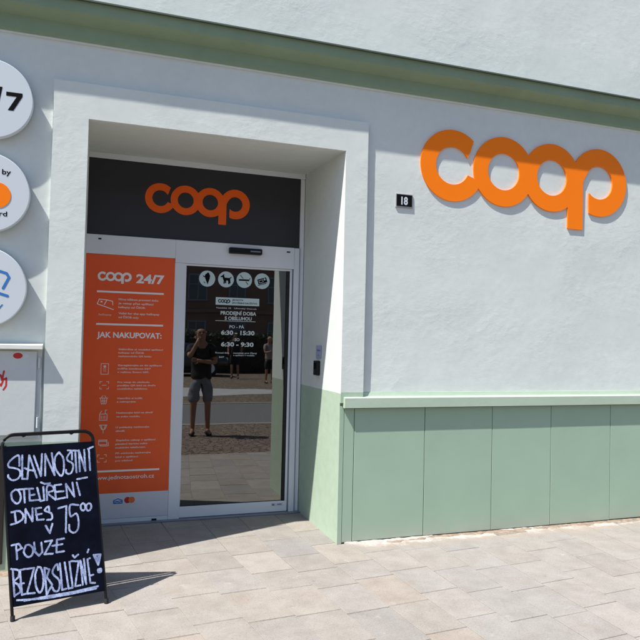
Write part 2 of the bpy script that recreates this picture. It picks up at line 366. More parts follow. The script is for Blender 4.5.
def slabs():
    """stone slabs in courses running away from the wall; joints fan slightly, short joints staggered"""
    vs = []; fs = []; cols = []
    def px(u, y):                                     # course line u (position at the wall) -> x at depth y
        m = -.21+.085*u; m = max(-.24, min(.12, m)); return u+m*(y if y < 0 else y*.6)
    k0, k1 = int(-6.5/.31), int(13.0/.31)
    for k in range(k0, k1):
        u0, u1 = .052+k*.31, .052+(k+1)*.31
        y = .93+random.uniform(0, .3)
        while y > SLAB_END:
            L = random.choice((.36, .40, .40, .44, .31)); ya, yb = y, max(y-L, SLAB_END); y -= L
            if ya > .95: ya = .95
            if ya-yb < .05: continue
            g = random.uniform(.0022, .0042); skew = .09
            xc = (px(u0, ya)+px(u1, yb))/2
            q = []
            for (u, yy) in ((u0, yb), (u1, yb), (u1, ya), (u0, ya)):
                xx = px(u, yy); q.append(Vector((xx, yy+skew*(xx-xc), 0)))
            c = sum(q, Vector())/4
            if c.y > .03 and not (-.15 < c.x < 1.95): continue
            q = [p+(c-p).normalized()*g*1.4 for p in q]
            for p in q: p.y = min(p.y, .957)
            h = random.uniform(-.0006, .0006); tx, ty = random.uniform(-.0010, .0010), random.uniform(-.0012, .0012)
            top = [Vector((p.x, p.y, h+tx*(p.x-c.x)/.3+ty*(p.y-c.y)/.4)) for p in q]
            inn = [p+(c-p).normalized()*.003 for p in top]; rim = [Vector((p.x, p.y, p.z-.0018)) for p in top]
            n = len(vs); vs += [v[:] for v in inn]+[v[:] for v in rim]+[(p.x, p.y, -.02) for p in q]
            f = [(n, n+1, n+2, n+3)]
            for a in range(4):
                b2 = (a+1) % 4; f += [(n+4+a, n+4+b2, n+b2, n+a), (n+8+a, n+8+b2, n+4+b2, n+4+a)]
            t = random.gauss(0, 1)*.035; wv = random.gauss(0, 1)*.012; base = Vector((.335, .309, .281))*(1+t)
            if random.random() < .12: base = Vector((.31, .288, .266))*(1+t)
            if random.random() < .07: base = Vector((.35, .308, .27))*(1+t)
            if c.x > 1.9: base = base.lerp(Vector((.330, .315, .300)), .4)
            cc = (base.x+wv*.3, base.y, base.z-wv*.3, 1)
            fs += f; cols += [cc]*sum(len(z) for z in f)
    me = bpy.data.meshes.new('pavement'); me.from_pydata(vs, [], fs); me.materials.append(M['slab'])
    at = me.color_attributes.new('tint', 'FLOAT_COLOR', 'CORNER'); at.data.foreach_set('color', np.array(cols, dtype=np.float32).ravel())
    o = bpy.data.objects.new('pavement', me); link(o); tag(o, kind='structure')
slabs()

# crumbling mortar joint along the foot of the wall
def strip(name, mat, x0, x1, wmin, wmax, y0, zt, seed, seg=.02):
    n = int((x1-x0)/seg); vs = []; fs = []
    for i in range(n+1):
        x = x0+i*seg; t = noise.noise(Vector((x*5.5, seed, 0)))+.5*noise.noise(Vector((x*19, seed, 3)))
        e = min(1, (i+.3)/6, (n-i+.3)/6); wd = (wmin+(wmax-wmin)*max(0, min(1, .5+t)))*e
        for j in range(5):
            yy = y0-wd*j/4; hgt = zt*(1-(j/4)**3)*(1+.6*noise.noise(Vector((x*30, yy*40, seed)))) if j < 4 else -.004
            vs.append((x, yy, hgt))
        if i:
            for j in range(4): a = (i-1)*5+j; fs.append((a, a+1, a+6, a+5))
    b = MB(); b.add(vs, fs, True); return tag(b.build(name, M[mat]), kind='structure')
strip('wall_foot_mortar', 'mortar', 2.05, 8.5, .012, .10, -.012, .006, 3)
strip('wall_foot_mortar', 'mortar', -4.0, -.30, .02, .16, .0, .010, 8)
strip('wall_foot_plaster', 'patch', 1.86, 2.62, .02, .085, -.012, .011, 21)
strip('wall_foot_plaster', 'patch', 3.2, 3.75, .01, .05, -.012, .007, 31)

# ================================================================== SHOP BUILDING
shop = thing('shop_building', (0, 0, 0), 'pale rendered shopfront with green plinth and cornice and a deep doorway', 'building')
def frange(a, b, h):
    n = max(1, int(round((b-a)/h))); return [a+(b-a)*i/n for i in range(n+1)]
def relief(x, z, s=0):
    return .0050*noise.noise(Vector((x*1.1, z*1.6, s)))+.0015*noise.noise(Vector((x*4.2, z*5, s+5)))+.0006*noise.noise(Vector((x*14, z*15, s+9)))
def wall_grid(mb, xs, zs, y, hole=None, seed=0, k=1.0, foot=None):
    vs = []; fs = []; nz = len(zs)
    for x in xs:
        for z in zs:
            e = 1.0
            if hole and abs(x-hole[0]) < 1e-6 or hole and abs(x-hole[1]) < 1e-6 or hole and abs(z-hole[3]) < 1e-6: e = 0.5
            vs.append((x, y+k*e*relief(x, z, seed), z))
    for i in range(len(xs)-1):
        for j in range(nz-1):
            cx, cz = (xs[i]+xs[i+1])/2, (zs[j]+zs[j+1])/2
            if hole and hole[0] < cx < hole[1] and hole[2] < cz < hole[3]: continue
            if foot and cx > foot[0] and cz < foot[1]: continue
            fs.append((i*nz+j, (i+1)*nz+j, (i+1)*nz+j+1, i*nz+j+1))
    mb.add(vs, fs, True)
# wall sheet (real relief, so shadow edges waver as on old plaster)
b = MB()
xs = frange(-4, -.30, .12)+frange(-.22, 2.0, .06)[0:]+frange(2.06, 5.6, .06)+frange(5.8, 9, .2)
zs = frange(0, 3.0, .06)+frange(3.06, 3.55, .06)
b1x = sorted(set([round(x, 4) for x in xs]+[XL, 1.8]))
wall_grid(b, b1x, sorted(set([round(z, 4) for z in zs])), 0, (XL, 1.8, -1, 3.0), 0)
wall_grid(b, frange(-4, 9, .1), frange(3.79, 6.6, .1), .004, None, 40, 1.3)
b.build('wall', M['plaster'], shop, recalc=False)
# body of the house behind the sheet: thickness, side walls and roof line
b = MB(); b.box(-4, -.112, .012, 6, -.02, 6.6); b.box(3.6, 9, .012, 6, -.02, 6.6); b.box(-.112, 3.6, 1.25, 6, 3.06, 6.6); b.box(-.112, 3.6, .012, 1.25, 3.09, 6.6); b.box(1.91, 3.6, .012, 1.04, -.02, 3.09)
b.build('masonry', M['plaster'], shop)
# doorway lining
b = MB()
def liner(mb, P00, P10, P11, P01, nu, nv, amp, seed):
    P = [Vector(p) for p in (P00, P10, P11, P01)]; n = (P[1]-P[0]).cross(P[3]-P[0]).normalized(); vs = []; fs = []
    for i in range(nu+1):
        for j in range(nv+1):
            u, v = i/nu, j/nv; p = P[0]*(1-u)*(1-v)+P[1]*u*(1-v)+P[2]*u*v+P[3]*(1-u)*v
            e = 0 if i in (0, nu) or j in (0, nv) else amp
            vs.append(p+n*e*(relief(p.x+p.y*3, p.z+p.y*2, seed)))
    for i in range(nu):
        for j in range(nv): fs.append((i*(nv+1)+j, (i+1)*(nv+1)+j, (i+1)*(nv+1)+j+1, i*(nv+1)+j+1))
    mb.add(vs, fs, True)
YF = -.030
liner(b, (1.8, 1.02, 1.07), (1.8, YF, 1.07), (1.8, YF, 3.005), (1.8, 1.02, 3.055), 14, 26, .5, 61)
liner(b, (1.8, 1.02, 0), (1.8, -.0165, 0), (1.8, -.0165, 1.07), (1.8, 1.02, 1.07), 14, 14, .5, 64)
liner(b, (XL, YF, 0), (XL, 1.02, 0), (XL, 1.02, 3.055), (XL, YF, 3.005), 14, 36, .5, 62)
liner(b, (XL, YF, 3.005), (XL, 1.02, 3.055), (1.8, 1.02, 3.055), (1.8, YF, 3.005), 14, 20, .5, 63)
b.build('doorway_lining', M['reveal'], shop, recalc=False)
# raised plaster band round the doorway
b = MB(); x0, x1, zt = -.292, 1.984, 3.245
wall_grid(b, sorted(set([round(x, 4) for x in frange(x0, XL, .05)+frange(XL, 1.8, .06)+frange(1.8, x1, .05)])), sorted(set([round(z, 4) for z in frange(0, 1.07, .06)+frange(1.07, 3.005, .06)+frange(3.005, zt, .05)])), YF, (XL, 1.8, -1, 3.005), 71, .55, (1.8, 1.07))
for xa, s in ((x0, 1), (x1, -1)):
    b.quad((xa, .03, 0), (xa, YF, 0), (xa, YF, zt), (xa, .03, zt)) if s > 0 else b.quad((xa, YF, 1.07), (xa, .03, 1.07), (xa, .03, zt), (xa, YF, zt))
b.quad((x0, YF, zt), (x1, YF, zt), (x1, .03, zt), (x0, .03, zt))
b.build('doorway_surround', M['plaster'], shop, recalc=False)
# cornice
b = MB()
b.prism([(.03, 3.528), (-.020, 3.528), (-.024, 3.541), (-.030, 3.545), (-.036, 3.628), (-.060, 3.636), (-.100, 3.652), (-.132, 3.668), (-.137, 3.671), (-.139, 3.748), (.03, 3.775)], -4, 9)
b.build('cornice', M['cornice'], shop)
b = MB(); b.prism([(.02, 3.775), (-.138, 3.750), (-.163, 3.746), (-.163, 3.756), (.02, 3.792)], -4, 9); b.build('cornice_flashing', M['flashing'], shop)
b = MB(); b.prism([(.02, 3.528), (.02, 3.518), (-.014, 3.518), (-.014, 3.528)], -4, 9); b.build('cornice_bead', M['plaster'], shop)
# plinth: boards, ledge
joints = [1.835, 1.922, 2.529, 3.156, 3.744, 4.381, 5.0, 5.62, 6.24, 6.86, 7.48, 8.1, 8.72]
for i in range(len(joints)-1):
    g = .0028; b = MB(); dy = random.uniform(-.0012, .0012)
    b.box(joints[i]+g, joints[i+1]-g, -.016+dy, .0, .012+.004*random.random(), 1.045, .0012)
    b.build('plinth_panel', M['green'], shop)
b = MB(); b.box(1.835, 8.72, -.0085, -.006, .01, 1.04); b.build('plinth_backing', M['flashing'], shop)
b = MB(); b.box(1.8005, 1.8345, -.0165, -.0005, 0.0, 1.045, .001); b.build('plinth_corner', M['green'], shop)
b = MB(); b.prism([(.01, 1.034), (-.0605, 1.034), (-.0605, 1.108), (-.0575, 1.1115), (-.020, 1.116), (-.012, 1.119), (-.004, 1.150), (.01, 1.153)], 1.824, 9)
b.build('plinth_ledge', M['green_trim'], shop)
b = MB(); b.box(1.822, 9, -.057, -.02, 1.0285, 1.0335); b.build('ledge_drip', M['flashing'], shop)

b = MB(); b.box(-1.45, -.505, -.012, -.0005, .055, .815, .003); b.box(-1.40, -.55, -.0150, -.0122, .10, .77, .001); b.build('cellar_hatch', paint('dark_hatch', (.018, .013, .010), .6, .2, 9), shop)
# ---- entrance in plane D
e = .012
b = MB()
b.box(1.702, 1.752, D-.004, D+.08, 0.0, 2.369, .003)                      # right post
b.box(-.10, 1.795, D-.001, D+.08, 3.004, 3.052, .003)                    # head
b.box(1.752, 1.795, D+.010, D+.08, 0.0, 3.003, .003)
b.box(.6465, 1.7015, D-.012, D+.08, 2.176, 2.370, .004); b.box(-.10, .6460, D-.012, D+.08, 2.211, 2.370, .004)                    # operator header
b.box(.646, .738, D-.003, D+.06, .0, 2.1755, .003)                        # mullion
b.box(-.10, .6455, D-.002, D+.06, .0, .041, .003)
b.build('entrance_frame', M['alu'], shop)
b = MB(); b.box(1.690, 1.7018, D+.012, D+.05, 0.02, 2.17); b.box(1.7525, 1.757, D-.002, D+.012, .0, 2.37); b.build('door_track', M['alu_dark'], shop)
for q in ((.022, .047, D-.0145, D-.0115, 2.328, 2.340), (1.628, 1.660, D-.0145, D-.0115, 2.323, 2.334), (.515, .555, D-.0055, D-.0015, .010, .024)): b = MB(); b.box(*q); b.build('drain_slot', M['black'], shop)
fp = MB(); fp.box(-.10, 1.7500, D+.006, D+.03, 2.3705, 3.0035); fas = fp.build('transom_panel', M['anthracite'], shop)
lg = MB(); logo(lg, .383, 2.716, .4315, facing(D+.0058), .002, 0, .012); lg.build('logo', M['shaded_orange'], fas, recalc=False)
# side light behind the poster
b = MB(); b.box(-.10, .6458, D+.004, D+.02, .041, 2.211); b.build('side_panel', M['alu'], shop)
# sliding leaf
leaf = MB()
leaf.box(.7385, 1.689, D+.006, D+.040, .012, .104, .003)
leaf.box(.7385, 1.689, D+.006, D+.040, 2.158, 2.175, .002)
leaf.box(1.668, 1.689, D+.0062, D+.040, .1045, 2.1575, .002)
leaf.box(.7385, .7455, D+.0062, D+.040, .1045, 2.1575, .002)
lf = leaf.build('sliding_door', M['alu'], shop)
b = MB(); y = D+.020; b.quad((.7455, y, .1045), (1.668, y, .1045), (1.668, y, 2.1575), (.7455, y, 2.1575)); b.build('glass_pane', M['glass'], lf, recalc=False)
b = MB(); b.box(1.640, 1.6675, D+.006, D+.0195, .1045, 2.1575); b.box(.7458, 1.640, D+.0175, D+.0195, .1045, .109); b.build('glazing_seal', M['rubber'], lf)
b = MB(); b.box(-.10, 1.80, D-.055, D+.08, .0015, .009, .002); b.build('threshold', M['alu_dark'], shop)
b = MB(); b.box(1.100, 1.392, D-.062, D-.0125, 2.280, 2.332, .008)
sens = b.build('door_sensor', M['black'], shop)
b = MB(); b.box(1.285, 1.375, D-.0632, D-.0618, 2.300, 2.312); b.build('sensor_window', M['alu_dark'], sens)
# dark shop room behind the glass
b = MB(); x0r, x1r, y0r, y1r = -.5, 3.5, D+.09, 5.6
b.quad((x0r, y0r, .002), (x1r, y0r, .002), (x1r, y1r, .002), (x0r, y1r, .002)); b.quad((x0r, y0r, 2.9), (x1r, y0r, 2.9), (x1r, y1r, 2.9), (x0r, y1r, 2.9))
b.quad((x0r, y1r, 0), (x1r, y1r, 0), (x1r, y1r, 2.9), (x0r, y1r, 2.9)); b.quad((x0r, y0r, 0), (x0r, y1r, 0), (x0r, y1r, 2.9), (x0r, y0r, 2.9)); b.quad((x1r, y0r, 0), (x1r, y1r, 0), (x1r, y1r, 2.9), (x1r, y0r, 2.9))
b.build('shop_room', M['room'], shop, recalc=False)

# ================================================================== SIGNS AND STICKERS
# big wall sign
b = MB(); logo(b, 2.451, 2.997, 1.0, facing(-.001), .0135, 0, .006)
tag(b.build('shop_sign', M['orange'], recalc=False), 'large orange coop letters mounted proud of the pale wall under the cornice', 'sign')
# house number
t = thing('house_number_plate', (2.312, 0, 2.61), 'small black enamel house number 18 with pale rim on the wall', 'house number')
b = MB(); b.box(2.238, 2.388, -.010, .002, 2.612, 2.724, .003); b.build('rim', M['number_rim'], t)
b = MB(); b.box(2.246, 2.380, -.0125, -.0102, 2.624, 2.716); b.build('plate', M['ink'], t)
b = MB(); text(b, '18', 2.314, 2.638, .062, facing(-.0125), .0008, bold=.035, align='C', width=.058); b.build('numeral', M['sign_white'], t, recalc=False)

# three round box signs at the left edge
SX, SR = -.669, .257
specs = [(3.050, 'topmost round white sign, with a bold black 24/7'),
         (2.443, 'middle round white sign, with orange disc between two lines of dark words'),
         (1.836, 'lowest round white sign, with a blue line drawing of tilted cards')]
Y0 = -.070
for i, (cz, lab) in enumerate(specs):
    t = thing('round_sign', (SX, -.02, cz), lab, 'sign', 'round white signs beside the doorway')
    b = MB(); b.cyl_y(SX, cz, SR, Y0, -.022, 96, .004); b.build('disc', M['sign_white'], t, recalc=False)
    b = MB()
    for dx, dz in ((-.12, .12), (.12, .12), (-.12, -.12), (.12, -.12)): b = MB(); b.tube([(SX+dx, -.0225, cz+dz), (SX+dx, .003, cz+dz)], .012, 8); b.build('wall_spacer', M['alu_dark'], t)
    to = facing(Y0)
    if i == 0:
        one('lettering', 'ink', t, text, '24', -.863, 2.984, .122, to, .0012, width=.20, bold=.035)
        one('lettering', 'ink', t, MB.add, [to(x-.622, z+2.965, .0012) for x, z in ((.026, .165), (0, 0), (-.026, 0), (.0, .165))][::-1], [(0, 1, 2, 3)])
        one('lettering', 'ink', t, MB.add, [to(x-.573, z+2.984, .0012) for x, z in ((0, .119), (0, .093), (.062, .093), (.012, 0), (.045, 0), (.096, .097), (.096, .119))], [(0, 1, 2, 6), (2, 3, 4), (2, 4, 5, 6)])
    if i == 1:
        one('lettering', 'ink', t, text, 'Powered by', -.528-.275, 2.566, .034, to, .0012, width=.275, bold=.018)
        one('lettering', 'ink', t, text, 'mastercard', -.542-.255, 2.296, .032, to, .0012, width=.255, bold=.015)
        b = MB(); b.cyl_y(-.731, 2.428, .083, Y0-.0016, Y0+.0005, 64); b.build('red_disc', M['red'], t, recalc=False)
        b = MB(); b.cyl_y(-.607, 2.428, .083, Y0-.0024, Y0+.0002, 64); b.build('orange_disc', M['orange'], t, recalc=False)
    if i == 2:
        b = MB(); strokes = [[(-.655, 1.80), (-.63, 1.925), (-.571, 1.940), (-.532, 1.928), (-.517, 1.902), (-.549, 1.832)], [(-.70, 1.82), (-.64, 1.808), (-.566, 1.797), (-.522, 1.783)],
                             [(-.80, 1.905), (-.655, 1.955), (-.63, 1.925)], [(-.80, 1.905), (-.815, 1.87), (-.765, 1.84)]]
        def F(X, Y):
            d = np.full_like(X, 9.)
            for s in strokes:
                for a, c in zip(s, s[1:]): d = np.minimum(d, sd_seg(X, Y, a, c))
            return d-.0085
        plate(b, F, -.85, -.49, 1.74, 1.99, .0035, lambda x, z, d: to(x, z, d), .0012); one('lettering', 'blue', t, text, 'hellopay', -.79, 1.705, .036, to, .0012, width=.245, bold=.012)
        b.build('drawing', M['blue'], t, recalc=False)

# ---- poster on the side panel
PY = D+.0035
poster = thing('poster', (.30, PY, .05), 'tall orange poster with white shopping instructions left of the glass door', 'poster')
b = MB(); b.box(-.086, .6440, PY-.0015, PY, .2515, 2.210-.052)
b.v = []; b.f = []; b.sm = []
b.box(-.086, .6440, D-.0042, PY, .2515, 2.2085); b.build('orange_sheet', M['poster'], poster)
b = MB(); b.box(-.086, .6440, D-.0042, PY, .0460, .2512); b.build('white_footer', M['poster_white'], poster)
to = facing(D-.0042)
one('logo', 'poster_text', poster, logo, .027, 2.029, .1285, to, .0008, None, .024)
one('lettering', 'poster_text', poster, text, '24/7', .332, 1.988, .073, to, .0008, width=.230, bold=.035)
for z, xa, xb in ((1.903, .025, .560), (1.6355, .027, .561), (.4335, .03, .566)): one('rule', 'poster_text', poster, MB.box, xa, xb, D-.0055, D-.0040, z-.0075, z+.0075)
one('lettering', 'poster_text', poster, text, 'JAK NAKUPOVAT:', .036, 1.527, .046, to, .0008, width=.516, bold=.03)
one('lettering', 'poster_text', poster, text, 'www.jednotaostroh.cz', .035, .366, .034, to, .0008, width=.49, bold=.004)
def rows(lines, x, z0, z1, h):
    n = len(lines); mb = MB()
    for i, s in enumerate(lines):
        z = z0+(z1-z0)*(i/(n-1) if n > 1 else 0); text(mb, s, x, z-h/2, h, to, .0008, width=min(.36, .0128*len(s)), bold=.03)
    mb.build('fine_print', M['poster_faint'], poster, recalc=False)
rows(['Mimo běžnou provozní dobu', 'je vstup přes aplikaci', 'hellopay od ČSOB.'], .196, 1.845, 1.780, .016)
rows(['Valid for the app hellopay', 'od ČSOB only.'], .198, 1.729, 1.697, .016)
rows(['Stáhněte si mobilní aplikaci', 'hellopay od ČSOB', 'naskenováním QR kódu.'], .208, 1.432, 1.375, .013)
rows(['Zaregistrujte se do aplikace', 'ověřte totožnost 24/7', 'v režimu Smart klíč.'], .204, 1.300, 1.244, .013)
rows(['Pro vstup do obchodu', 'použijte QR kód na dveře', 'mobilního telefonu.'], .208, 1.161, 1.106, .013)
rows(['Vezměte si košík', 'a nakupujte.'], .208, 1.028, 1.000, .013)
rows(['Naskenujte kód na zboží', 've svém mobilu.'], .206, .909, .878, .013)
rows(['U pokladny naskenujte', 'zboží.'], .205, .790, .760, .013)
rows(['Zaplaťte nákup v aplikaci', 'platební kartou nebo', 'mobilním telefonem.'], .207, .683, .623, .013)
rows(['Při odchodu naskenujte', 'kód v aplikaci', 'pro odchod.'], .210, .577, .516, .013)
one('fine_print', 'poster_faint', poster, text, 'hellopay', .045, 1.707, .016, to, .0008, width=.10)
def lines_plate(mb, segs, th, x0, x1, z0, z1, h=.0022, to=to, d=.0008, extra=None):
    def F(X, Y):
        q = np.full_like(X, 9.)
        for a, c in segs: q = np.minimum(q, sd_seg(X, Y, a, c)-th)
        if extra is not None: q = np.minimum(q, extra(X, Y))
        return q
    plate(mb, F, x0, x1, z0, z1, h, lambda x, z, dd: to(x, z, dd), d)
def rect(x0, x1, z0, z1): return [((x0, z0), (x1, z0)), ((x1, z0), (x1, z1)), ((x1, z1), (x0, z1)), ((x0, z1), (x0, z0))]
# card icon, door icon, brackets, basket, bag, cup, card, brackets
one('icon', 'poster_text', poster, lines_plate, [((.030, 1.80), (.045, 1.84)), ((.045, 1.84), (.105, 1.835)), ((.030, 1.80), (.158, 1.757)), ((.105, 1.835), (.085, 1.795)), ((.105, 1.835), (.150, 1.825)), ((.150, 1.825), (.152, 1.795)), ((.058, 1.815), (.068, 1.823)), ((.058, 1.823), (.068, 1.815))], .003, .01, .18, 1.73, 1.86)
ix = .105
one('icon', 'poster_faint', poster, lines_plate, rect(.076, .134, 1.225, 1.312)+[((.095, 1.268), (.115, 1.268)), ((.095, 1.252), (.115, 1.252))], .0022, .06, .15, 1.21, 1.33, extra=lambda X, Y: np.hypot(X-ix, Y-1.288)-.011)
for cz in (1.135, .539):
    s = []
    for sx in (-1, 1):
        for sz in (-1, 1): s += [((ix+sx*.034, cz+sz*.030), (ix+sx*.034, cz+sz*.014)), ((ix+sx*.034, cz+sz*.030), (ix+sx*.018, cz+sz*.030))]
    one('icon', 'poster_faint', poster, lines_plate, s+[((ix-.015, cz), (ix+.015, cz))], .0024, .06, .15, cz-.04, cz+.04)
one('icon', 'poster_faint', poster, lines_plate, [((.073, 1.03), (.137, 1.03)), ((.080, 1.03), (.087, .983)), ((.087, .983), (.123, .983)), ((.123, .983), (.130, 1.03)), ((.098, 1.028), (.10, .985)), ((.112, 1.028), (.110, .985)), ((.083, 1.007), (.127, 1.007)), ((.085, 1.032), (.098, 1.050)), ((.125, 1.032), (.112, 1.050))], .0024, .06, .15, .97, 1.06)
one('icon', 'poster_faint', poster, lines_plate, rect(.077, .135, .850, .900)+[((.077, .900), (.092, .925)), ((.120, .900), (.120, .932)), ((.120, .932), (.132, .932)), ((.09, .862), (.09, .885)), ((.105, .862), (.105, .885)), ((.118, .862), (.118, .885))], .0024, .06, .15, .84, .945)
one('icon', 'poster_faint', poster, lines_plate, [((.078, .810), (.138, .810)), ((.080, .810), (.095, .775)), ((.136, .810), (.121, .775)), ((.095, .775), (.121, .775)), ((.108, .775), (.108, .745)), ((.092, .808), (.100, .778)), ((.124, .808), (.116, .778))], .0026, .06, .16, .735, .82)
one('icon', 'poster_faint', poster, lines_plate, rect(.076, .140, .650, .688)+[((.076, .678), (.140, .678)), ((.090, .64), (.152, .64)), ((.152, .64), (.152, .668)), ((.09, .64), (.09, .648))], .0030, .06, .17, .628, .70)
one('fine_print', 'poster_faint', poster, text, 'Platba kartou a aplikací', .212, .137, .009, to, .0008, width=.165)
b = MB(); lines_plate(b, [((.207, .167), (.207, .190)), ((.207, .190), (.242, .205)), ((.242, .205), (.275, .190)), ((.275, .190), (.275, .167))], .004, .19, .29, .155, .23, extra=lambda X, Y: np.maximum(sd_box(X, Y, .207, .275, .163, .187), -(np.abs(Y-.176-.004*np.sin(X*180))-.002)))
b.build('bank_emblem', M['blue'], poster, recalc=False)
b = MB(); b.cyl_y(.317, .190, .0255, D-.0052, D-.0042, 40); b.build('red_circle', M['red'], poster, recalc=False)
b = MB(); b.cyl_y(.350, .190, .0255, D-.0058, D-.0043, 40); b.build('amber_circle', M['amber'], poster, recalc=False)

# ---- on the glass
GY = D+.0195; tg = facing(GY)
def poly_sd(X, Y, pts):
    pts = np.array(pts); d = np.full_like(X, 9.); inside = np.zeros(X.shape, bool); n = len(pts)
    for i in range(n):
        a = pts[i]; c = pts[(i+1) % n]; d = np.minimum(d, sd_seg(X, Y, a, c))
        cond = ((a[1] > Y) != (c[1] > Y)) & (X < (c[0]-a[0])*(Y-a[1])/(c[1]-a[1]+1e-12)+a[0]); inside ^= cond
    return np.where(inside, -d, d)
def picto_icecream(X, Y):
    q = poly_sd(X, Y, [(-.020, .008), (.024, .008), (.004, -.052)]); q = np.minimum(q, np.hypot(X-.002, Y-.022)-.023); q = np.minimum(q, np.hypot(X-.006, Y-.042)-.011)
    q = np.minimum(q, sd_seg(X, Y, (-.035, .022), (-.022, .014))-.004); return np.minimum(q, sd_seg(X, Y, (-.028, -.03), (-.018, -.038))-.003)
def picto_dog(X, Y):
    q = sd_seg(X, Y, (-.015, .004), (.026, .002))-.012
    for a, c, r in (((-.018, .008), (-.026, .030), .009), ((-.028, .028), (-.042, .022), .006), ((-.022, .034), (-.020, .044), .004), ((-.014, 0), (-.016, -.034), .0055), ((-.004, 0), (-.002, -.030), .005), ((.024, 0), (.026, -.036), .006), ((.032, 0), (.036, -.028), .005), ((.028, .008), (.046, .020), .004)):
        q = np.minimum(q, sd_seg(X, Y, a, c)-r)
    return q
def picto_smoke(X, Y):
    q = sd_box(X, Y, -.050, .044, -.008, .006); q = np.minimum(q, sd_seg(X, Y, (-.036, .040), (-.012, .014))-.003); q = np.minimum(q, sd_seg(X, Y, (.014, -.014), (.034, -.038))-.003)
    return np.minimum(q, sd_seg(X, Y, (.046, .004), (.052, .018))-.003)
def picto_cash(X, Y):
    c, s = math.cos(.30), math.sin(.30); U = X*c+Y*s; V = -X*s+Y*c
    q = sd_box(U, V, -.040, .044, -.020, .024); q = np.maximum(q, -(np.hypot(U-.026, V-.010)-.009)); q = np.maximum(q, -(np.abs(sd_box(U, V, -.028, .008, -.009, .012))-.002))
    return np.minimum(q, sd_seg(U, V, (-.046, -.026), (.030, -.028))-.003)
pics = [('pictogram_sticker', .9260, 2.055, picto_icecream, 'round pale sticker with an ice cream cone at the door glass corner'),
        ('pictogram_sticker', 1.0905, 2.056, picto_dog, 'round pale sticker with a dark dog silhouette on the door glass'),
        ('pictogram_sticker', 1.2535, 2.059, picto_smoke, 'round pale sticker with a crossed cigarette on the door glass'),
        ('pictogram_sticker', 1.4155, 2.057, picto_cash, 'round pale sticker with a tilted camera, rightmost of the four on the door glass')]
for nm, cx, cz, fn, lab in pics:
    t = thing(nm, (cx, GY, cz), lab, 'sticker', 'round stickers along the top of the glass door')
    b = MB(); b.cyl_y(cx, cz, .0695, GY-.001, GY-.0002, 56); b.build('disc', M['sticker'], t, recalc=False)
    b = MB(); plate(b, lambda X, Y: fn(X, Y), -.062, .062, -.062, .062, .0022, lambda x, z, d: tg(cx+x, cz+z, d), .0017); b.build('pictogram', M['ink'], t, recalc=False)
t = thing('opening_hours_notice', (1.2, GY, 1.37), 'white opening hours lettering with a pale banner above on the door glass', 'notice')
b = MB(); b.box(1.005, 1.394, GY-.001, GY-.0002, 1.832, 1.898); b.build('banner', M['sticker'], t)
one('logo', 'ink', t, logo, 1.025, 1.866, .052, tg, .0018, None, .035)
one('banner_lettering', 'ink', t, text, 'JEDNOTA', 1.150, 1.872, .014, tg, .0018, width=.10, bold=.02)
one('banner_lettering', 'ink', t, text, 'SPOTŘEBNÍ DRUŽSTVO', 1.150, 1.846, .014, tg, .0018, width=.225, bold=.02)
for s, x, z, h, wd, bo in (('Veselská 18', 1.01, 1.800, .013, .13, .01), ('Uherský Ostroh', 1.17, 1.800, .013, .20, .01), ('PRODEJNÍ DOBA', 1.051, 1.748, .031, .318, .03), ('S OBSLUHOU', 1.089, 1.703, .030, .240, .03),
        ('PO - PÁ', 1.132, 1.631, .026, .131, .02), ('6:30 - 15:30', 1.060, 1.574, .037, .298, .035), ('SO', 1.181, 1.519, .026, .044, .02), ('6:30 - 9:30', 1.062, 1.472, .037, .290, .035),
        ('Provozní doba', 1.015, 1.408, .014, .12, .01), ('nonstop pro členy', 1.173, 1.408, .014, .212, .01), ('24/7', 1.046, 1.370, .014, .045, .01), ('s aplikací v mobilu', 1.173, 1.388, .013, .19, .01)):
    one('lettering', 'glass_letter', t, text, s, x, z, h, tg, .0008, width=wd, bold=bo)
one('rule', 'glass_letter', t, MB.box, 1.007, 1.363, GY-.001, GY-.0002, 1.691, 1.695)
b = MB(); b.box(1.545, 1.652, D+.0045, D+.0058, .060, .088)
t = tag(b.build('maker_label', M['poster_white']), 'tiny silver maker label at the right end of the door bottom rail', 'label')
for q in ((1.552, 1.576, D+.0038, D+.0044, .066, .082), (1.600, 1.640, D+.0038, D+.0044, .070, .080)): b = MB(); b.box(*q); b.build('print', M['alu_dark'], t)

# ---- card reader and sticker on the right reveal (plane x = 1.8, facing the door opening)
t = thing('card_reader', (1.79, .50, 1.25), 'small black card reader on the doorway side wall', 'card reader')
b = MB(); b.box(1.766, 1.7985, .455, .545, 1.250, 1.372, .006); b.build('housing', M['black'], t)
b = MB(); b.box(1.7645, 1.766, .470, .530, 1.300, 1.355); b.build('screen', M['ink'], t)
b = MB(); b.quad((1.7965, .57, 1.39), (1.7965, .43, 1.39), (1.7965, .43, 1.50), (1.7965, .57, 1.50))
t = tag(b.build('reader_sticker', paint('faint_blue_sticker', (.36, .40, .56), .5, .03, 3), recalc=False), 'faint bluish sticker just above the black card reader', 'sticker')
b = MB()
one('print', 'blue', t, text, 'hellopay', 0, 0, .016, lambda a, z, d: (1.7955, .535-a, 1.452+z), 0, width=.07, bold=.02); one('print', 'blue', t, text, 'vstup', 0, 0, .012, lambda a, z, d: (1.7955, .53-a, 1.415+z), 0, width=.05)

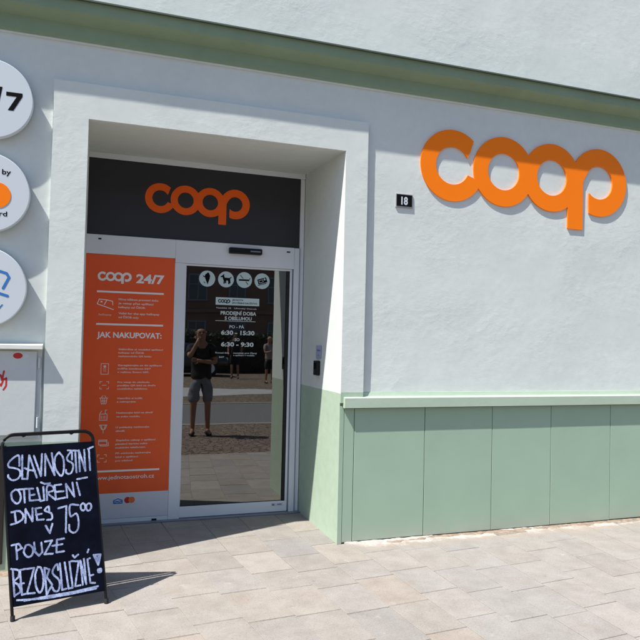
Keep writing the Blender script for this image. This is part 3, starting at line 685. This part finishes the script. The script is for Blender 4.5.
# ---- utility cabinet let into the wall at the left
t = thing('utility_cabinet', (-.8, 0, .16), 'grey metal utility cabinet with hood set in the wall beside the doorway', 'cabinet')
b = MB(); b.box(-1.46, -.306, -.022, .004, .865, 1.442, .002); b.build('frame', M['cabinet'], t)
for xa, xb in ((-1.435, -.9), (-.894, -.338)):
    b = MB(); b.box(xa, xb, -.0345, -.0225, .885, 1.430, .003); dr = b.build('door', M['cabinet'], t)
for z in (.93, 1.32): b = MB(); b.tube([(-.322, -.028, z), (-.322, -.028, z+.07)], .008, 8); b.build('hinge', M['cabinet'], dr)
b = MB(); b.prism([(.004, 1.4425), (-.078, 1.4425), (-.082, 1.446), (-.082, 1.470), (.004, 1.482)], -1.5, -.304); b.build('hood', M['hood'], t)
def onto(y): return lambda x, z, d: (x, y-d, z)
b = MB()
lines_plate(b, [((-.55, 1.275), (-.535, 1.235)), ((-.535, 1.235), (-.545, 1.205)), ((-.53, 1.30), (-.54, 1.24)), ((-.54, 1.24), (-.515, 1.255)), ((-.515, 1.255), (-.515, 1.205)), ((-.515, 1.205), (-.53, 1.18)), ((-.62, 1.22), (-.55, 1.215))], .0055, -.66, -.48, 1.15, 1.33, .004, onto(-.0345), .0006)
b.build('graffiti', M['red'], dr, recalc=False)
b = MB(); plate(b, lambda X, Y: np.hypot((X+.452)/1.5, Y-1.400)-.019, -.49, -.41, 1.37, 1.43, .003, onto(-.0345), .0006); b.build('red_sticker', M['red'], dr, recalc=False)
b = MB(); b.box(-.418, -.385, -.0352, -.0340, 1.386, 1.414); b.build('white_sticker', M['sign_white'], dr)

# ================================================================== CHALKBOARD
STROKES = [[(269,8164),(241,8711),(-1,8651),(-286,8363),(-260,8129),(4,8057),(270,7931),(320,7669),(177,7451),(-86,7398),(-278,7569),(-303,7698)],
[(411,8724),(419,7429),(662,7407)],
[(687,7403),(779,8697),(1178,7438)],
[(537,8013),(782,7887),(1078,7811)],
[(1026,8653),(1401,7496),(1450,8728)],
[(1626,7502),(1626,8715),(2131,7483),(1981,8743)],
[(2366,8769),(2160,8463),(2158,7931),(2412,7459),(2566,7472),(2646,7891),(2597,8431),(2366,8769)],
[(3091,8286),(3068,8747),(2831,8467),(2856,8250),(3116,8068),(3139,7744),(2980,7489),(2773,7561),(2759,7722)],
[(2859,8832),(3412,8777)],
[(3279,8770),(3337,7539)],
[(3522,7577),(3481,8800),(3841,7577),(3785,8806)],
[(4054,8788),(4109,7608)],
[(4001,8846),(4300,8953)],
[(86,6889),(-127,6707),(-76,6348),(115,6125),(283,6183),(353,6455),(254,6770),(86,6889)],
[(206,6862),(544,6864),(983,6842)],
[(519,6846),(557,6128)],
[(787,6820),(814,6202),(1280,6193)],
[(813,6484),(1057,6510)],
[(1204,6856),(1378,6116),(1577,6146),(1527,6876)],
[(1402,7148),(1601,7040),(1877,7052)],
[(1726,6130),(1727,6883),(2003,6882),(2079,6640),(1776,6514),(2178,6108)],
[(2487,6933),(2130,6914),(2204,6122),(2713,6173)],
[(2180,6542),(2612,6541)],
[(2817,6162),(2744,6935),(3205,6173),(3106,6979)],
[(3342,6958),(3519,6221)],
[(3370,7143),(3927,7200)],
[(47,5679),(124,5070)],
[(-117,5674),(262,5705),(479,5479),(433,5232),(124,5070),(-135,5027)],
[(602,5036),(598,5768),(964,5067),(961,5778)],
[(1404,5753),(1109,5746),(1208,5113),(1552,5097)],
[(1134,5401),(1429,5417)],
[(1836,5550),(1801,5786),(1602,5577),(1950,5382),(1975,5071),(1726,5050)],
[(2329,5615),(2762,5696),(2728,4248)],
[(3409,5677),(2968,5715),(2990,5096),(3301,5215),(3427,4834),(3397,4368),(3187,4162),(2933,4324),(2909,4638)],
[(3672,5754),(3555,5634),(3590,5404),(3720,5336),(3806,5474),(3777,5679),(3672,5754)],
[(4005,5718),(3871,5598),(3889,5369),(4010,5292),(4145,5436),(4121,5641),(4005,5718)],
[(1651,4744),(1874,4309),(1999,4803)],
[(130,3895),(191,3169)],
[(-90,3926),(267,3962),(434,3708),(160,3603)],
[(629,3825),(519,3494),(714,3206),(939,3259),(994,3599),(796,3830),(629,3825)],
[(1049,3911),(1107,3408),(1305,3176),(1476,3355),(1418,3860)],
[(1618,3891),(1993,3899),(1590,3221),(2021,3187)],
[(2625,3919),(2247,3907),(2214,3226),(2621,3231)],
[(1997,3605),(2529,3626)],
[(-23,2634),(70,1269)],
[(-105,2703),(277,2558),(252,2221),(36,2031),(254,1826),(367,1469),(70,1297)],
[(608,2591),(332,2577),(450,1286),(670,1303)],
[(337,1868),(529,1864)],
[(663,2582),(1053,2577),(697,1298),(1085,1259)],
[(1250,2605),(1122,2251),(1140,1676),(1308,1248),(1477,1390),(1533,1955),(1419,2492),(1250,2605)],
[(1590,2494),(1704,1065)],
[(1590,2494),(1847,2367),(1704,1984),(1989,1533),(1704,1065)],
[(2304,2269),(2243,2592),(2025,2313),(2056,2059),(2364,1697),(2331,1206),(2115,1182),(1993,1388)],
[(2399,2600),(2517,1174),(2736,1199)],
[(2650,2624),(2861,1177),(3081,1202),(2902,2617)],
[(2998,2635),(3412,2572),(3209,1243),(3496,1257)],
[(3095,2938),(3190,2797),(3384,2928)],
[(3624,1267),(3509,2589),(3817,1266),(3704,2656)],
[(4029,2639),(3898,2607),(4044,1291),(4305,1248)],
[(4017,1678),(4213,1711)],
[(3903,2980),(3970,3133)],
[(4241,2789),(4638,2763),(4497,2206),(4241,2789)],
[(4359,2687),(4518,2307)],
[(4504,2666),(4519,2371)],
[(4480,1957),(4645,1963),(4643,1802),(4510,1791),(4479,1925),(4597,1874)],
[(566,956),(1627,973),(3175,966),(4466,1042)],
[(203,1045),(1627,887),(2859,878),(4366,938)]]
BLp, E1, E2 = Vector((-.356, -.805, 0)), Vector((.97493, .2225, 0)), Vector((-.04389, .19232, .98035)); EN = E1.cross(E2)   # EN points towards the street
def front(u, v, d=0): return BLp+E1*u+E2*v+EN*d
E2b = Vector((-.03, -.315, .95)).normalized()                      # rear leg direction, climbing to the hinge
def rear(u, v, d=0):
    hinge = front(u, .985)-EN*.014; k = hinge.z/E2b.z; return hinge-E2b*(k-v)+E1.cross(E2b)*d
ab = thing('chalkboard_stand', (-.16, -.55, 0), 'black folding pavement chalkboard with white handwritten opening message', 'chalkboard')
ab.location = (-.16, -.55, 0)
def frame_path(fn, u0b, u0, u1b, u1, top, n=6):
    pts = [fn(u0b, .0)]+[fn(u0b+(u0-u0b)*t, (top-.06)*t) for t in (.25, .5, .75, 1)]
    for i in range(1, n+1): a = math.pi/2*i/n; pts.append(fn(u0+.06*(1-math.cos(a)), top-.06+.06*math.sin(a)))
    for i in range(n, -1, -1): a = math.pi/2*i/n; pts.append(fn(u1-.06*(1-math.cos(a)), top-.06+.06*math.sin(a)))
    pts += [fn(u1b+(u1-u1b)*t, (top-.06)*t) for t in (.75, .5, .25, 0)]
    return pts
b = MB(); b.tube(frame_path(lambda u, v: front(u, v, -.002), 0, -.060, .494, .434, .993), .0085, 10); b.build('front_frame', M['black'], ab)
hk = (front(0, .985)-EN*.014).z/E2b.z
b = MB(); b.tube(frame_path(lambda u, v: rear(u, v, .0), -.01, -.060, .484, .434, hk+.005), .0085, 10); b.build('rear_frame', M['black'], ab)
for fn, us in ((lambda u, v: front(u, v, -.002), (0, .494)), (rear, (-.01, .484))):
    for u in us: b = MB(); p = fn(u, .0); b.tube([p+Vector((0, 0, .002)), fn(u, .028)], .0125, 10); b.build('rubber_foot', M['rubber'], ab)
def slab_panel(fn, quadp, d0, d1):
    b = MB(); vs = [fn(u, v, d0) for u, v in quadp]+[fn(u, v, d1) for u, v in quadp]; b.add(vs, [(0,1,2,3), (7,6,5,4), (0,4,5,1), (1,5,6,2), (2,6,7,3), (3,7,4,0)]); return b
fpq = [(.004, .072), (.486, .072), (.4335, .927), (-.0555, .927)]
fpn = slab_panel(front, fpq, .006, -.004).build('front_panel', M['board'], ab)
slab_panel(rear, [(.002, .10), (.478, .10), (.432, hk-.075), (-.056, hk-.075)], .003, -.003).build('rear_panel', M['board'], ab)
for u in (.05, .31): b = MB(); b.tube([front(u, .985, .004), front(u, .985, -.016)], .011, 8); b.build('hinge', M['black'], ab)
def smooth(pts, n=6):
    if len(pts) < 3: return pts
    P = [np.array(p, float) for p in pts]; P = [2*P[0]-P[1]]+P+[2*P[-1]-P[-2]]; out = []
    for i in range(1, len(P)-2):
        for k in range(n):
            t = k/n; a, b_, c, d_ = P[i-1:i+3]
            out.append(tuple(.5*((2*b_)+(-a+c)*t+(2*a-5*b_+4*c-d_)*t*t+(-a+3*b_-3*c+d_)*t**3)))
    return out+[tuple(P[-2])]
SM = []
for s in STROKES:
    s = [(a/1e4, c/1e4) for a, c in s]; closed = s[0] == s[-1]
    SM.append(smooth(s, 5) if len(s) > 5 else s)
def chalk_field(X, Y):
    d = np.full_like(X, 9.)
    for s in SM:
        s = np.array(s); x0, y0 = s.min(0)-.03; x1, y1 = s.max(0)+.03
        i = np.where((X[:, 0] > x0) & (X[:, 0] < x1))[0]; j = np.where((Y[0] > y0) & (Y[0] < y1))[0]
        if len(i) == 0 or len(j) == 0: continue
        sl_ = np.s_[i[0]:i[-1]+1, j[0]:j[-1]+1]; q = d[sl_]
        for a, c in zip(s, s[1:]): q = np.minimum(q, sd_seg(X[sl_], Y[sl_], a, c))
        d[sl_] = q
    wob = .0011*np.sin(X*410+np.sin(Y*173)*2)*np.sin(Y*380+np.sin(X*211)*2)+.0006*rng.standard_normal(X.shape)
    return d-(.0050+wob*.7)
b = MB(); plate(b, chalk_field, -.06, .50, .06, .94, .0018, lambda u, v, d: front(u, v, .006+d), .0008)
b.build('chalk_writing', M['chalk'], fpn, recalc=False)

# ================================================================== PEOPLE ACROSS THE PAVEMENT (seen in the door glass)
def skinned(name, verts, edges, radii, mat, parent, root=0, sub=2, flat=None):
    me = bpy.data.meshes.new(name); me.from_pydata([Vector(v) for v in verts], edges, []); o = bpy.data.objects.new(name, me); S.collection.objects.link(o)
    me.skin_vertices.new() if hasattr(me.skin_vertices, 'new') else None
    sk = o.modifiers.new('s', 'SKIN'); sk.use_smooth_shade = True; sk.branch_smoothing = .6
    su = o.modifiers.new('u', 'SUBSURF'); su.levels = sub; su.render_levels = sub
    if not me.skin_vertices:
        bm = bmesh.new(); bm.from_mesh(me); bm.verts.layers.skin.verify(); bm.to_mesh(me); bm.free()
    for i, sv in enumerate(me.skin_vertices[0].data):
        r = radii[i]; sv.radius = r if isinstance(r, tuple) else (r, r); sv.use_root = (i == root)
    dg = bpy.context.evaluated_depsgraph_get(); dg.update(); ev = o.evaluated_get(dg); m2 = bpy.data.meshes.new_from_object(ev)
    bpy.data.objects.remove(o)
    m2.materials.clear(); m2.materials.append(mat)
    for p in m2.polygons: p.use_smooth = True
    o2 = bpy.data.objects.new(name, m2); link(o2, parent); return o2
def person(loc, rot, h, pose, label, shirt, lower, shoe, group=None, short=True, hair=None, skin='skin', detail=True):
    """a standing figure facing local +y, x to its left... measured for 1.70 m and scaled"""
    k = h/1.70; t = thing('person', loc, label, 'person', group); t.rotation_euler = (0, 0, rot); t.scale = (k, k, k)
    J = dict(pel=(0, 0, .93), waist=(0, .005, 1.06), chest=(0, .0, 1.25), neckb=(0, -.01, 1.41), neck=(0, .0, 1.47), headb=(0, .02, 1.53), head=(0, .025, 1.60), crown=(0, .02, 1.655),
             shL=(-.175, -.005, 1.365), shR=(.175, -.005, 1.365), hipL=(-.09, 0, .88), hipR=(.09, 0, .88), knL=(-.105, .02, .48), knR=(.11, .02, .48), anL=(-.11, -.02, .08), anR=(.12, -.02, .08), toL=(-.125, .15, .03), toR=(.14, .15, .03))
    J.update(pose)
    names = ['pel', 'waist', 'chest', 'neckb', 'neck', 'headb', 'head', 'crown', 'shL', 'elL', 'wrL', 'haL', 'shR', 'elR', 'wrR', 'haR', 'hipL', 'knL', 'anL', 'toL', 'hipR', 'knR', 'anR', 'toR']
    ed = [('pel', 'waist'), ('waist', 'chest'), ('chest', 'neckb'), ('neckb', 'neck'), ('neck', 'headb'), ('headb', 'head'), ('head', 'crown'), ('neckb', 'shL'), ('shL', 'elL'), ('elL', 'wrL'), ('wrL', 'haL'),
          ('neckb', 'shR'), ('shR', 'elR'), ('elR', 'wrR'), ('wrR', 'haR'), ('pel', 'hipL'), ('hipL', 'knL'), ('knL', 'anL'), ('anL', 'toL'), ('pel', 'hipR'), ('hipR', 'knR'), ('knR', 'anR'), ('anR', 'toR')]
    rad = dict(pel=(.15, .115), waist=(.135, .10), chest=(.155, .115), neckb=(.085, .075), neck=(.058, .058), headb=(.072, .085), head=(.080, .100), crown=(.055, .065), shL=.062, elL=.043, wrL=.028, haL=(.038, .018),
               hipL=.085, knL=.055, anL=.036, toL=(.042, .026))
    for a in ('sh', 'el', 'wr', 'ha', 'hip', 'kn', 'an', 'to'): rad[a+'R'] = rad[a+'L']
    ix = {n: i for i, n in enumerate(names)}
    body = skinned('body', [J[n] for n in names], [(ix[a], ix[b_]) for a, b_ in ed], [rad[n] for n in names], M[skin], t, 0)
    def garment(name, nodes, edges, rr, mat):
        ii = {n: i for i, n in enumerate(nodes)}; vs = [nodes[n] for n in nodes]
        g_ = skinned(name, vs, [(ii[a], ii[b_]) for a, b_ in edges], [rr[n] for n in nodes], mat, t, 0, 3 if detail else 2)
        if detail:
            for v in g_.data.vertices:
                p = v.co; f_ = noise.noise(Vector((p.x*14+p.z*7, p.y*14, p.z*5+len(name))))+.5*noise.noise(Vector((p.x*30, p.y*30+p.z*22, p.z*12)))
                v.co = p+v.normal*(.016 if name != 'shirt' else .010)*f_
        return g_
    L = lambda a, b_, f: tuple(a[i]+(b_[i]-a[i])*f for i in range(3))
    nd = dict(waist=J['waist'], hem=(J['pel'][0], J['pel'][1], .855), chest=J['chest'], nb=(J['neckb'][0], J['neckb'][1], 1.395), sL=J['shL'], sR=J['shR'], uL=L(J['shL'], J['elL'], .72), uR=L(J['shR'], J['elR'], .72))
    garment('shirt', nd, [('hem', 'waist'), ('waist', 'chest'), ('chest', 'nb'), ('nb', 'sL'), ('sL', 'uL'), ('nb', 'sR'), ('sR', 'uR')],
            dict(hem=(.196, .150), waist=(.168, .130), chest=(.178, .138), nb=(.10, .085), sL=.078, sR=.078, uL=.068, uR=.068), shirt)
    f = .92 if short else 1.85
    def leg(s): return [L(J['hip'+s], J['kn'+s], .45), L(J['hip'+s], J['kn'+s], .95)] if short else [J['kn'+s], J['an'+s]]
    lL, lR = leg('L'), leg('R'); r2 = (.086, .076) if short else (.072, .060)
    nd = dict(top=(J['pel'][0], J['pel'][1], .97), pel=(J['pel'][0], J['pel'][1], .90), hL=J['hipL'], aL=lL[0], bL=lL[1], hR=J['hipR'], aR=lR[0], bR=lR[1])
    garment('shorts' if short else 'trousers', nd, [('pel', 'top'), ('pel', 'hL'), ('hL', 'aL'), ('aL', 'bL'), ('pel', 'hR'), ('hR', 'aR'), ('aR', 'bR')],
            dict(top=(.172, .135), pel=(.182, .140), hL=.118, hR=.118, aL=.100 if short else r2[0], aR=.100 if short else r2[0], bL=r2[1], bR=r2[1]), lower)
    for s in ('L', 'R'):
        a, c = J['an'+s], J['to'+s]
        skinned('shoe', [(a[0], a[1]-.035, .035), (a[0], a[1]+.03, .042), (c[0], c[1], .030)], [(0, 1), (1, 2)], [(.042, .036), (.048, .042), (.044, .028)], shoe, t, 1)
    hx, hy, hz = J['head']
    def ball(name, c, r, mat, n=14):
        bm = bmesh.new(); bmesh.ops.create_uvsphere(bm, u_segments=n, v_segments=n//2+2, radius=1)
        for v in bm.verts: v.co = Vector((c[0]+v.co.x*r[0], c[1]+v.co.y*r[1], c[2]+v.co.z*r[2]))
        me = bpy.data.meshes.new(name); bm.to_mesh(me); bm.free(); me.materials.append(mat)
        for p in me.polygons: p.use_smooth = True
        return link(bpy.data.objects.new(name, me), t)
    if detail:
        for s in (-1, 1):
            ball('ear', (hx+s*.078, hy-.005, hz-.01), (.010, .020, .030), M[skin]); ball('eye', (hx+s*.030, hy+.083, hz+.002), (.011, .008, .008), M['ink'])
            ball('eyebrow', (hx+s*.031, hy+.090, hz+.022), (.019, .007, .004), M['bark'])
        ball('nose', (hx, hy+.104, hz-.022), (.013, .016, .022), M[skin]); ball('mouth', (hx, hy+.088, hz-.062), (.024, .008, .005), M['red_skin'])
    if hair: ball('hair', (hx, hy-.018, hz+.025), (.088, .100, .085), hair, 20)
    if detail:                                           # fingers, each its own chain rooted in the palm
        for s, curl in (('L', .5), ('R', .6)):
            w_, hnd = Vector(J['wr'+s]), Vector(J['ha'+s]); d = (hnd-w_).normalized(); side = d.cross(Vector((0, 1, 0.2))).normalized(); nrm = side.cross(d).normalized()
            for q in range(4):
                base = hnd+side*(q-1.5)*.018; ln = (.068, .078, .074, .060)[q]
                skinned('finger', [base-d*.01, base+d*ln*.5+nrm*.004, base+d*ln*.95+nrm*.022*curl], [(0, 1), (1, 2)], [.0095, .009, .0075], M[skin], t, 0, 1)
            base = hnd-d*.035+side*.030; skinned('thumb', [base-side*.01, base+side*.022+d*.025, base+side*.026+d*.055], [(0, 1), (1, 2)], [.012, .0105, .009], M[skin], t, 0, 1)
    return t
M['red_skin'] = paint('lips', (.30, .09, .07), .5, .05, 9)
# bald man thinking: one hand at his cheek, the other forearm across his belly under the elbow
man = person((1.645, -3.76, 0), R(3), 1.72, dict(
    elL=(-.195, .17, 1.215), wrL=(-.085, .175, 1.445), haL=(-.062, .125, 1.515), elR=(.215, .07, 1.13), wrR=(-.03, .235, 1.155), haR=(-.10, .225, 1.165),
    neck=(-.01, .01, 1.47), headb=(-.015, .035, 1.53), head=(-.018, .045, 1.60), crown=(-.016, .035, 1.66), knL=(-.115, .03, .48), anL=(-.12, .0, .08), toL=(-.16, .16, .03)),
    'bald man in black t-shirt and grey shorts, one hand on his cheek', M['shirt'], M['shorts'], M['shoe'])
person((5.15, -17.9, 0), R(15), 1.72, dict(elL=(-.235, .03, 1.12), wrL=(-.21, .15, .93), haL=(-.20, .19, .87), elR=(.235, -.02, 1.12), wrR=(.24, .06, .90), haR=(.24, .08, .82)),
    'small distant figure in dark top and dark shorts, left of two in the door reflection', M['shirt'], M['shirt'], M['shoe'], 'small figures reflected in the door glass', hair=M['bark'], detail=False)
person((5.75, -15.2, 0), R(-10), 1.60, dict(elL=(-.22, .10, 1.12), wrL=(-.08, .25, 1.16), haL=(-.02, .27, 1.20), elR=(.22, .09, 1.12), wrR=(.08, .24, 1.12), haR=(.03, .26, 1.16), head=(0, .05, 1.59), crown=(0, .07, 1.64)),
    'small distant figure in pale top with folded arms, right of two in the door reflection', paint('pale_cotton', (.26, .22, .20), .9, .1, 8), M['shirt'], M['shoe'], 'small figures reflected in the door glass', hair=paint('pinkish_cap', (.36, .20, .16), .9, .1, 8), detail=False)

# ================================================================== ACROSS THE STREET (reflected)
def car(loc, rot, mat, label):
    t = thing('parked_car', loc, label, 'car', 'cars parked across the street'); t.rotation_euler = (0, 0, rot)
    bm = bmesh.new()
    sec = [(-2.1, .42, .62), (-2.05, .30, .86), (-1.75, .24, .93), (-.9, .22, .98), (.6, .22, .98), (1.5, .24, .90), (2.0, .30, .78), (2.12, .42, .60)]
    rings = []
    for x, z0, z1 in sec:
        hw = .86 if abs(x) < 1.9 else .74
        rings.append([bm.verts.new((x, y*hw, z)) for y, z in ((-1, z0+.08), (-1.0, (z0+z1)/2), (-.95, z1), (0, z1+.03), (.95, z1), (1.0, (z0+z1)/2), (1, z0+.08), (0, z0))])
    for a, c in zip(rings, rings[1:]):
        for i in range(8): bm.faces.new((a[i], a[(i+1) % 8], c[(i+1) % 8], c[i]))
    bm.faces.new(rings[0]); bm.faces.new(rings[-1][::-1]); bmesh.ops.recalc_face_normals(bm, faces=bm.faces[:])
    def fin(bm, name, mat, smooth=True):
        me = bpy.data.meshes.new(name); bm.to_mesh(me); bm.free(); me.materials.append(mat)
        for p in me.polygons: p.use_smooth = smooth
        return link(bpy.data.objects.new(name, me), t)
    body = fin(bm, 'body', mat)
    bm = bmesh.new(); rr = []
    for x, z, hw in ((-1.75, .95, .76), (-1.15, 1.38, .62), (-.2, 1.46, .60), (.5, 1.38, .62), (1.15, .95, .76)): rr.append([bm.verts.new((x, s*hw, z)) for s in (-1, 1)]+[bm.verts.new((x, s*.80, .93)) for s in (1, -1)])
    for a, c in zip(rr, rr[1:]):
        for i in range(4): bm.faces.new((a[i], a[(i+1) % 4], c[(i+1) % 4], c[i]))
    bmesh.ops.recalc_face_normals(bm, faces=bm.faces[:]); fin(bm, 'window', M['pane_far'])
    bm = bmesh.new(); rr = []
    for x, z, hw in ((-1.22, 1.375, .63), (-.2, 1.475, .61), (.55, 1.375, .63)): rr.append([bm.verts.new((x, s*hw, z)) for s in (-1, 1)])
    for a, c in zip(rr, rr[1:]): bm.faces.new((a[0], a[1], c[1], c[0]))
    fin(bm, 'roof', mat)
    for x in (-1.32, 1.32):
        for s in (-1, 1):
            for nm, r, wd, mt in (('tyre', .31, .20, M['rubber']), ('rim', .19, .215, M['alu'])):
                bm = bmesh.new(); bmesh.ops.create_cone(bm, cap_ends=True, segments=28, radius1=r, radius2=r, depth=wd)
                for v in bm.verts: v.co = Vector((x+v.co.x, s*.76+v.co.z, .31+v.co.y))
                o = fin(bm, nm, mt, False)
                if nm == 'tyre': whl = o; o.name = 'wheel'
                else: o.parent = whl
    for s in (-1, 1):
        bm = bmesh.new(); bmesh.ops.create_cube(bm, size=1)
        for v in bm.verts: v.co = Vector((2.06+v.co.x*.08, s*.58+v.co.y*.26, .68+v.co.z*.12))
        fin(bm, 'headlight', M['sign_white'], False)
    return t
car((9.6, -18.6, 0), R(3), M['car'], 'dark blue parked car right of the small figures in the door reflection')
car((3.0, -19.6, 0), R(-2), M['car2'], 'dark grey parked car behind the small figures in the door reflection')

h = thing('clipped_hedge', (4, -22, 0), 'dark clipped hedge in front of the brown house in the door reflection', 'hedge')
b = MB(); hx0, hx1 = -9, 19
for i in range(15000):
    x = random.uniform(hx0, hx1); sd = random.random(); lump = .12*noise.noise(Vector((x*.9, 0, 2)))
    if sd < .62: y, z = -21.55+random.gauss(0, .06)+lump, random.uniform(.05, 1.72+lump)
    else: y, z = random.uniform(-22.4, -21.5), 1.72+lump*1.5+random.gauss(0, .04)
    a = Vector((random.gauss(0, 1), random.gauss(0, 1), random.gauss(0, 1))).normalized(); c = a.orthogonal().normalized(); q = a.cross(c); s = random.uniform(.03, .06); p = Vector((x, y, z))
    b.add([p+c*s, p+q*s*.6, p-c*s, p-q*s*.6], [(0, 1, 2, 3)])
b.build('foliage', M['leaf'], h, recalc=False)
b = MB(); b.box(hx0, hx1, -22.35, -21.65, .0, 1.62); b.build('branches', M['bark'], h)

bh = thing('apartment_house', (8, -36, 0), 'long brown rendered house with tall windows reflected in the door glass', 'building')
b = MB(); b.box(-26, 44, -46, -36, -.03, 9.4); b.build('wall', M['house'], bh)
b = MB()
for z in (3.15, 6.7, 9.25): b.box(-26, 44, -35.999, -35.86, z, z+.22, .01)
b.box(-26, 44, -35.999, -35.93, -.02, .7); b.build('string_course', M['house_trim'], bh)
b = MB(); vs = [(-26.4, -46.4, 9.4), (44.4, -46.4, 9.4), (44.4, -35.5, 9.4), (-26.4, -35.5, 9.4), (-22, -41, 12.6), (40, -41, 12.6)]
b.add(vs, [(0, 1, 5, 4), (2, 3, 4, 5), (1, 2, 5), (3, 0, 4), (0, 3, 2, 1)]); b.build('roof', M['roof'], bh)
proto = None
for fl, (z0, z1) in enumerate(((1.0, 2.6), (3.95, 5.6), (7.2, 8.8))):
    for i in range(-7, 13):
        cx = 6.35+i*2.62
        f = MB(); f.box(cx-.62, cx+.62, -35.995, -35.90, z0-.08, z0-.002, .005)
        for a, c in ((cx-.58, cx-.50), (cx+.50, cx+.58), (cx-.03, cx+.03)): f.box(a, c, -35.99, -35.95, z0+.0012, z1)
        f.box(cx-.58, cx+.58, -35.99, -35.948, z1-.07, z1+.01); f.box(cx-.495, cx+.495, -35.985, -35.952, z0+.98, z0+1.03)
        wn = f.build('window', M['frame_far'], bh)
        p = MB(); p.box(cx-.50, cx+.50, -35.99, -35.965, z0, z1-.07); p.build('pane', M['pane_far'], wn)
